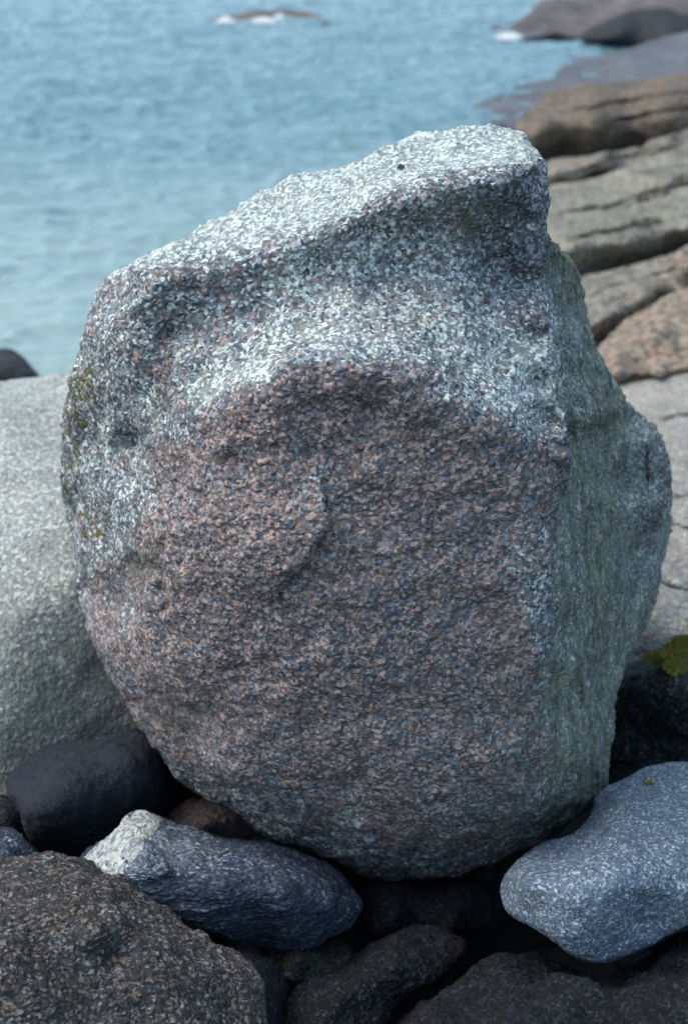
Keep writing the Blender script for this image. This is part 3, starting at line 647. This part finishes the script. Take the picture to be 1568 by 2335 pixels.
rock('bedrock_slab', 'pale cream bedrock slab to the right, behind the boulder', 'rock slab',
     [(1250, 930), (1400, 880), (1500, 868), (1640, 840), (1900, 840), (2100, 1100), (2100, 1500), (1900, 1640), (1568, 1640), (1400, 1600), (1250, 1500), (1200, 1200)],
     [(1400, 885, 6.15), (1568, 862, 6.3), (1900, 850, 6.3), (1450, 950, 5.55), (1568, 950, 5.6), (1560, 1040, 4.95), (1560, 1150, 4.5), (1560, 1250, 4.2), (1560, 1350, 3.95), (1480, 1450, 3.75), (1568, 1480, 3.74), (1500, 1580, 3.7), (1300, 1300, 4.0), (2000, 1200, 4.4), (2000, 1500, 3.8), (1300, 1000, 5.2)],
     m_right_pale, S=360, R=170, w=14, thick=.6, lump=.018, lscale=2.2, grit=.004, gscale=30, seed=25, stretch=(.6, 1, 1.6), sag=.7, feat=slab_cracks)

def moss_clump(parent, cx, cy, rx, ry, Y, n, seed, size=.02, name='moss'):
    rng = np.random.default_rng(seed); Vs, Qs = [], []
    k = 0
    for _ in range(n):
        a, r = rng.uniform(0, 6.283), math.sqrt(rng.uniform(0, 1))
        px, py = cx + rx * r * math.cos(a), cy + ry * r * math.sin(a)
        p = pt(px, py, Y(px, py) if callable(Y) else Y)
        nrm = np.array([rng.normal(0, .5), -.6 + rng.normal(0, .4), .7]); nrm /= np.linalg.norm(nrm)
        t = np.cross(nrm, rng.normal(0, 1, 3)); t /= np.linalg.norm(t); b = np.cross(nrm, t)
        s = size * rng.uniform(.5, 1.3)
        for j in range(5):                         # a small rosette of leafy lobes
            an = j * 1.2566 + rng.uniform(-.3, .3); d = t * math.cos(an) + b * math.sin(an); e = np.cross(nrm, d)
            q = [p, p + d * s * .6 + e * s * .3 + nrm * s * .25, p + d * s + nrm * s * .45, p + d * s * .6 - e * s * .3 + nrm * s * .25]
            Vs += q; Qs.append([k, k + 1, k + 2, k + 3]); k += 4
    return to_mesh(name, np.array(Vs), np.array(Qs), m_moss, None, parent)

jr = rock('rock', 'dark lichened rock with yellow-green moss at right edge, behind the boulder', 'rock',
     [(1340, 1640), (1390, 1560), (1440, 1510), (1490, 1480), (1540, 1450), (1620, 1420), (1760, 1430), (1800, 1600), (1740, 1850), (1500, 1880), (1340, 1850)],
     [(1400, 1570, 3.4), (1500, 1480, 3.5), (1640, 1430, 3.5), (1460, 1560, 3.30), (1560, 1540, 3.16), (1700, 1540, 3.1), (1440, 1650, 3.34), (1560, 1640, 3.17), (1700, 1640, 3.1), (1440, 1750, 3.42), (1568, 1760, 3.3), (1700, 1800, 3.2), (1360, 1800, 3.5)],
     m_moss_rock, S=260, R=110, w=30, thick=.6, lump=.03, lscale=4, grit=.004, gscale=45, seed=31)
moss_clump(jr, 1566, 1500, 56, 44, lambda x, y: 3.43 - (y - 1445) * .0028, 1100, 3, .013)
moss_clump(jr, 1500, 1502, 32, 12, 3.26, 110, 4, .010)

rock('cobble', 'large dark blue-brown cobble wedged left beneath the boulder', 'stone',
     [(20, 1800), (28, 1762), (70, 1728), (130, 1705), (200, 1690), (280, 1668), (335, 1660), (370, 1690), (400, 1750), (420, 1830), (380, 1900), (280, 1960), (180, 1975), (100, 1955), (60, 1910), (35, 1850)],
     [(30, 1780, 2.62), (130, 1710, 2.72), (330, 1665, 2.80), (390, 1740, 2.80), (60, 1830, 2.48), (150, 1760, 2.54), (260, 1730, 2.60), (340, 1720, 2.66), (120, 1860, 2.44), (230, 1830, 2.50), (330, 1800, 2.60), (130, 1940, 2.50), (260, 1930, 2.56), (380, 1870, 2.72)],
     m_cobble, chips=(.008, 12), S=260, R=110, w=50, thick=.3, lump=.014, lscale=6, grit=.0015, gscale=90, seed=41)
rock('stone', 'small blue-grey stone at the left edge under the dark cobble', 'stone',
     [(-70, 1900), (0, 1892), (50, 1905), (85, 1935), (95, 1970), (60, 2010), (-60, 2020)],
     [(-60, 1910, 2.4), (40, 1905, 2.4), (80, 1950, 2.38), (10, 1950, 2.27), (0, 2000, 2.27)], m_band, attr=lambda x, y, V: dict(lichen=0 * x + .35, pink=0 * x + .4, algae=0 * x, moss=0 * x - .2), S=120, R=50, w=30, thick=.15, lump=.008, lscale=9, grit=.002, gscale=70, seed=42)
rock('stone', 'speckled dark stone at the left edge behind the cobble', 'stone',
     [(-60, 1840), (0, 1815), (40, 1835), (75, 1880), (60, 1920), (-60, 1930)],
     [(-50, 1850, 2.60), (0, 1820, 2.6), (70, 1880, 2.56), (10, 1870, 2.52), (0, 1920, 2.5)], m_fore_dark, S=120, R=50, w=24, thick=.15, lump=.008, lscale=9, grit=.003, gscale=70, seed=43)
rock('stone', 'small reddish brown stone behind the banded stone, under the boulder', 'stone',
     [(370, 1895), (395, 1850), (440, 1822), (500, 1815), (560, 1850), (620, 1900), (600, 1950), (480, 1950), (400, 1930)],
     [(390, 1870, 2.62), (450, 1825, 2.66), (580, 1880, 2.62), (460, 1860, 2.52), (520, 1890, 2.52), (500, 1940, 2.55)], m_rust, S=140, R=60, w=30, thick=.2, lump=.010, lscale=8, grit=.003, gscale=70, seed=44)

def band_attr(x, y, V):
    l = fld(x, y, .12, [(400, 1930, 120, 60, .62, .3), (330, 1960, 50, 90, .70, .6), (600, 1970, 120, 26, .45, .25), (470, 1895, 90, 22, .40, .1), (620, 2080, 260, 60, .04)])
    z = np.zeros(x.shape); return dict(lichen=l, pink=z + .4, algae=z, moss=z - .2)
def vein(x, y, V):
    w = 12 * vnoise(np.stack([x * .04, y * .04, 0 * x], 1), 1, 5) + 8 * vnoise(np.stack([x * .12, y * .12, 0 * x], 1), 1, 6)
    poly = [(150, 1990), (200, 1930), (260, 1885), (312, 1845), (372, 1858), (362, 1885), (340, 1905), (318, 1935), (280, 1972), (250, 2010), (150, 2010)]
    return seg_dist(x, y, poly) + w > 0
rock('stone', 'angular blue-grey banded stone with a pale quartz vein at its left end', 'stone',
     [(180, 1975), (215, 1935), (265, 1895), (305, 1862), (325, 1855), (365, 1860), (400, 1872), (480, 1880), (540, 1905), (620, 1922), (700, 1948), (770, 1985), (812, 2030), (824, 2070),
      (800, 2110), (740, 2140), (660, 2165), (560, 2150), (470, 2110), (380, 2080), (300, 2040), (230, 2010), (185, 1995)],
     [(190, 1980, 2.26), (230, 1945, 2.30), (315, 1860, 2.44), (400, 1875, 2.50), (540, 1910, 2.50), (700, 1952, 2.47), (800, 2030, 2.38), (290, 1910, 2.28), (240, 1985, 2.19), (340, 1900, 2.30), (430, 1915, 2.36), (550, 1950, 2.33), (680, 1990, 2.30),
      (300, 1990, 2.15), (400, 1990, 2.17), (520, 2010, 2.17), (650, 2040, 2.18), (760, 2070, 2.26), (400, 2050, 2.15), (520, 2080, 2.16), (650, 2110, 2.20), (750, 2120, 2.30), (600, 2150, 2.27), (300, 2030, 2.14)],
     m_band, S=420, R=180, w=26, thick=.3, lump=.010, lscale=7, grit=.0022, gscale=75, seed=45, stretch=(.5, .5, 1.8), split=('quartz_vein', vein, m_quartz, .0), center=(500, 2005), chips=(.010, 12), attr=band_attr)
rock('boulder', 'big brown-grey granite boulder in the bottom left corner', 'boulder',
     [(-220, 2040), (-80, 1995), (0, 1975), (60, 1962), (140, 1958), (195, 1970), (235, 1992), (290, 2012), (340, 2050), (400, 2085), (450, 2128), (520, 2170), (570, 2215), (600, 2280), (600, 2360), (560, 2560), (200, 2640), (-220, 2600)],
     [(-150, 2020, 2.12), (0, 1980, 2.13), (140, 1962, 2.13), (240, 1998, 2.09), (340, 2052, 2.06), (450, 2130, 2.02), (560, 2215, 1.96), (0, 2050, 1.93), (150, 2050, 1.94), (250, 2070, 1.93), (240, 2130, 1.84), (100, 2150, 1.80), (-50, 2150, 1.78), (350, 2140, 1.89), (250, 2165, 1.85),
      (330, 2180, 1.84), (450, 2210, 1.86), (250, 2250, 1.77), (100, 2260, 1.71), (400, 2300, 1.76), (550, 2300, 1.85), (250, 2350, 1.70), (50, 2400, 1.62), (450, 2420, 1.70), (250, 2560, 1.62), (560, 2480, 1.78)],
     m_fore, S=520, R=240, w=26, thick=.5, lump=.014, lscale=7, grit=.0035, gscale=70, seed=46, center=(200, 2280), chips=(.012, 9))
rock('stone', 'grey-brown stone lump between the bottom left boulder and the dark gap', 'stone',
     [(430, 2150), (480, 2138), (540, 2142), (590, 2175), (630, 2195), (655, 2230), (668, 2290), (662, 2380), (600, 2480), (450, 2480), (400, 2300)],
     [(450, 2155, 2.20), (540, 2146, 2.20), (640, 2220, 2.14), (560, 2200, 2.06), (600, 2270, 1.99), (660, 2300, 2.10), (600, 2360, 1.96), (500, 2300, 1.98), (560, 2460, 1.95)], m_fore_dark,
     S=220, R=100, w=30, thick=.25, lump=.01, lscale=9, grit=.003, gscale=70, seed=47)
rock('stone', 'small olive stone under the tip of the banded stone', 'stone',
     [(590, 2180), (640, 2158), (700, 2148), (770, 2150), (800, 2180), (760, 2220), (680, 2240), (610, 2220)],
     [(610, 2180, 2.27), (700, 2152, 2.32), (790, 2170, 2.32), (690, 2175, 2.22), (700, 2215, 2.20)], m_olive, S=140, R=50, w=18, thick=.15, lump=.008, lscale=9, grit=.002, gscale=70, seed=48)
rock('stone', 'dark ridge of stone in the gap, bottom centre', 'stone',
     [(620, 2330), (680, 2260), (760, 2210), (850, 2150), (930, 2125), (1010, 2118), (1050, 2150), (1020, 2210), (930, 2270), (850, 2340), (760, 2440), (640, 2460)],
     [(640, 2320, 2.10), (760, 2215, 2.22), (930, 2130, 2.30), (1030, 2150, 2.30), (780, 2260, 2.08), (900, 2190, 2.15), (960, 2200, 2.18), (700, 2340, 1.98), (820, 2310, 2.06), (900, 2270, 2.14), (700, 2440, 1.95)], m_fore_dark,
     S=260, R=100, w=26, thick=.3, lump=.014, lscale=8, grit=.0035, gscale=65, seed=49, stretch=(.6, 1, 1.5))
rock('stone', 'low dark granite stone along the bottom right, below the blue-grey stone', 'stone',
     [(820, 2420), (900, 2340), (960, 2290), (1040, 2250), (1120, 2200), (1210, 2185), (1300, 2215), (1420, 2215), (1500, 2175), (1568, 2140), (1680, 2110), (1760, 2300), (1700, 2520), (1200, 2560), (880, 2520)],
     [(900, 2345, 2.02), (1040, 2255, 2.14), (1210, 2192, 2.22), (1420, 2220, 2.20), (1568, 2150, 2.28), (1680, 2120, 2.3), (1000, 2320, 1.94), (1150, 2260, 2.00), (1300, 2280, 1.96), (1450, 2270, 2.00), (1580, 2230, 2.04), (1050, 2400, 1.86), (1300, 2380, 1.84), (1550, 2340, 1.88), (1300, 2500, 1.76), (1600, 2480, 1.8)],
     m_fore_dark, S=380, R=150, w=24, thick=.4, lump=.02, lscale=7, grit=.0045, gscale=60, seed=50, chips=(.014, 9))
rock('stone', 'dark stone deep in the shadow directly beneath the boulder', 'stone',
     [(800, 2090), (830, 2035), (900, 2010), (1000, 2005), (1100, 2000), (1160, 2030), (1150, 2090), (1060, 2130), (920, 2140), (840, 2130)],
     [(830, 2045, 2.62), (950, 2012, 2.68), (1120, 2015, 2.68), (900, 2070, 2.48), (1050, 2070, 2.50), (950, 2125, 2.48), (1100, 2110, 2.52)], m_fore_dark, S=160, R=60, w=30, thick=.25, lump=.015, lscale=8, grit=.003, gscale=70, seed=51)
bs = rock('stone', 'smooth pale blue-grey speckled stone leaning at lower right', 'stone',
     [(1140, 2035), (1144, 2000), (1165, 1968), (1205, 1940), (1245, 1925), (1280, 1912), (1310, 1893), (1336, 1868), (1350, 1842), (1356, 1818), (1375, 1797), (1420, 1775), (1480, 1752), (1540, 1742), (1600, 1742), (1700, 1770),
      (1780, 1880), (1760, 2000), (1660, 2070), (1568, 2115), (1480, 2155), (1410, 2182), (1370, 2190), (1310, 2172), (1250, 2130), (1190, 2095), (1155, 2070)],
     [(1150, 2020, 2.24), (1200, 1948, 2.32), (1270, 1932, 2.36), (1350, 1870, 2.46), (1365, 1820, 2.56), (1480, 1756, 2.68), (1600, 1748, 2.70), (1400, 1820, 2.50), (1500, 1810, 2.52), (1600, 1830, 2.50), (1400, 1880, 2.33), (1500, 1880, 2.33), (1600, 1900, 2.32),
      (1290, 1960, 2.24), (1400, 1940, 2.21), (1500, 1950, 2.21), (1200, 2000, 2.17), (1290, 2020, 2.12), (1400, 2010, 2.115), (1500, 2030, 2.14), (1600, 2030, 2.19), (1220, 2070, 2.14), (1300, 2100, 2.09), (1400, 2090, 2.10), (1480, 2110, 2.16), (1370, 2170, 2.11), (1700, 1900, 2.4), (1700, 2000, 2.36)],
     m_blue, S=420, R=180, w=30, thick=.3, lump=.008, lscale=7, chips=(.004, 16), grit=.001, gscale=110, seed=52, center=(1420, 1985))
moss_clump(bs, 1477, 1789, 7, 6, 2.585, 16, 8, .009, 'moss_tuft')

# tiny things lying on the great boulder's top
rock('pebble', 'tiny dark pebble on the white-crusted top of the great boulder', 'pebble',
     [(905, 380), (911, 374), (919, 376), (922, 384), (916, 391), (907, 390)], [(905, 380, 2.70), (919, 376, 2.70), (912, 391, 2.69), (914, 383, 2.685)], m_dark, S=32, R=12, B=6, w=7, thick=.012, lump=.001, lscale=60, grit=0, seed=60)
rock('pebble', 'tiny pale stone chip standing on the far rim of the boulder top', 'pebble',
     [(836, 366), (838, 352), (844, 349), (849, 355), (850, 368), (842, 371)], [(837, 364, 2.97), (844, 350, 2.98), (849, 364, 2.97), (843, 360, 2.965)], m_left, S=32, R=12, B=6, w=6, thick=.01, lump=.001, lscale=60, grit=0, seed=61)

# foam
def foam(cx, cy, rx, ry, seed, label):
    rng = np.random.default_rng(seed); Vs, Qs = [], []; k = 0
    for _ in range(160):
        a, r = rng.uniform(0, 6.283), rng.uniform(0, 1) ** .7
        px, py = cx + rx * r * math.cos(a), cy + ry * r * math.sin(a)
        Y = Yz(py, WZ + .05); p = pt(px, py, Y); s = rng.uniform(.05, .16) * (1.2 - r)
        ring = [p + np.array([s * math.cos(t), s * .8 * math.sin(t), 0]) for t in np.linspace(0, 6.283, 7)[:-1]]
        top = p + np.array([0, 0, s * .8])
        Vs += ring + [top]
        for j in range(6): Qs.append([k + j, k + (j + 1) % 6, k + 6, k + 6])
        k += 7
    tag(to_mesh('sea_foam', np.array(Vs), np.array(Qs), m_foam), label, None, None, 'stuff')
foam(1162, 87, 38, 4, 1, 'white foam breaking at the foot of the headland slab')
foam(637, 44, 14, 6, 2, 'white foam splash in front of the skerry')
foam(600, 51, 50, 2, 3, 'thin white foam line along the skerry')
foam(515, 50, 24, 2, 4, 'white foam patch left of the skerry')

def pebbles():
    rng = np.random.default_rng(9); Vs, Qs = [], []; k = 0
    t = (1 + 5 ** .5) / 2
    ico = np.array([(-1, t, 0), (1, t, 0), (-1, -t, 0), (1, -t, 0), (0, -1, t), (0, 1, t), (0, -1, -t), (0, 1, -t), (t, 0, -1), (t, 0, 1), (-t, 0, -1), (-t, 0, 1)]) / 1.9
    fc = [(0, 11, 5), (0, 5, 1), (0, 1, 7), (0, 7, 10), (0, 10, 11), (1, 5, 9), (5, 11, 4), (11, 10, 2), (10, 7, 6), (7, 1, 8), (3, 9, 4), (3, 4, 2), (3, 2, 6), (3, 6, 8), (3, 8, 9), (4, 9, 5), (2, 4, 11), (6, 2, 10), (8, 6, 7), (9, 8, 1)]
    xy = np.stack([rng.uniform(-1.8, 2.0, 900), rng.uniform(1.5, 3.7, 900)], 1)
    gz = ground_z(np.concatenate([xy, np.zeros((900, 1))], 1))
    for (x, y), z in zip(xy, gz):
        s = .014 + .05 * rng.uniform() ** 3; a = rng.uniform(0, 3.14)
        P = ico * np.array([s * rng.uniform(.9, 1.5), s, s * rng.uniform(.5, .9)]) * rng.uniform(.82, 1.12, (12, 1))
        P = np.stack([P[:, 0] * math.cos(a) - P[:, 1] * math.sin(a), P[:, 0] * math.sin(a) + P[:, 1] * math.cos(a), P[:, 2]], 1) + [x, y, z + s * .3]
        Vs += list(P); Qs += [(k + f[0], k + f[1], k + f[2], k + f[2]) for f in fc]; k += 12
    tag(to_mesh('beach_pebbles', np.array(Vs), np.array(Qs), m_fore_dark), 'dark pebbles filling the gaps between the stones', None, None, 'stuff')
pebbles()
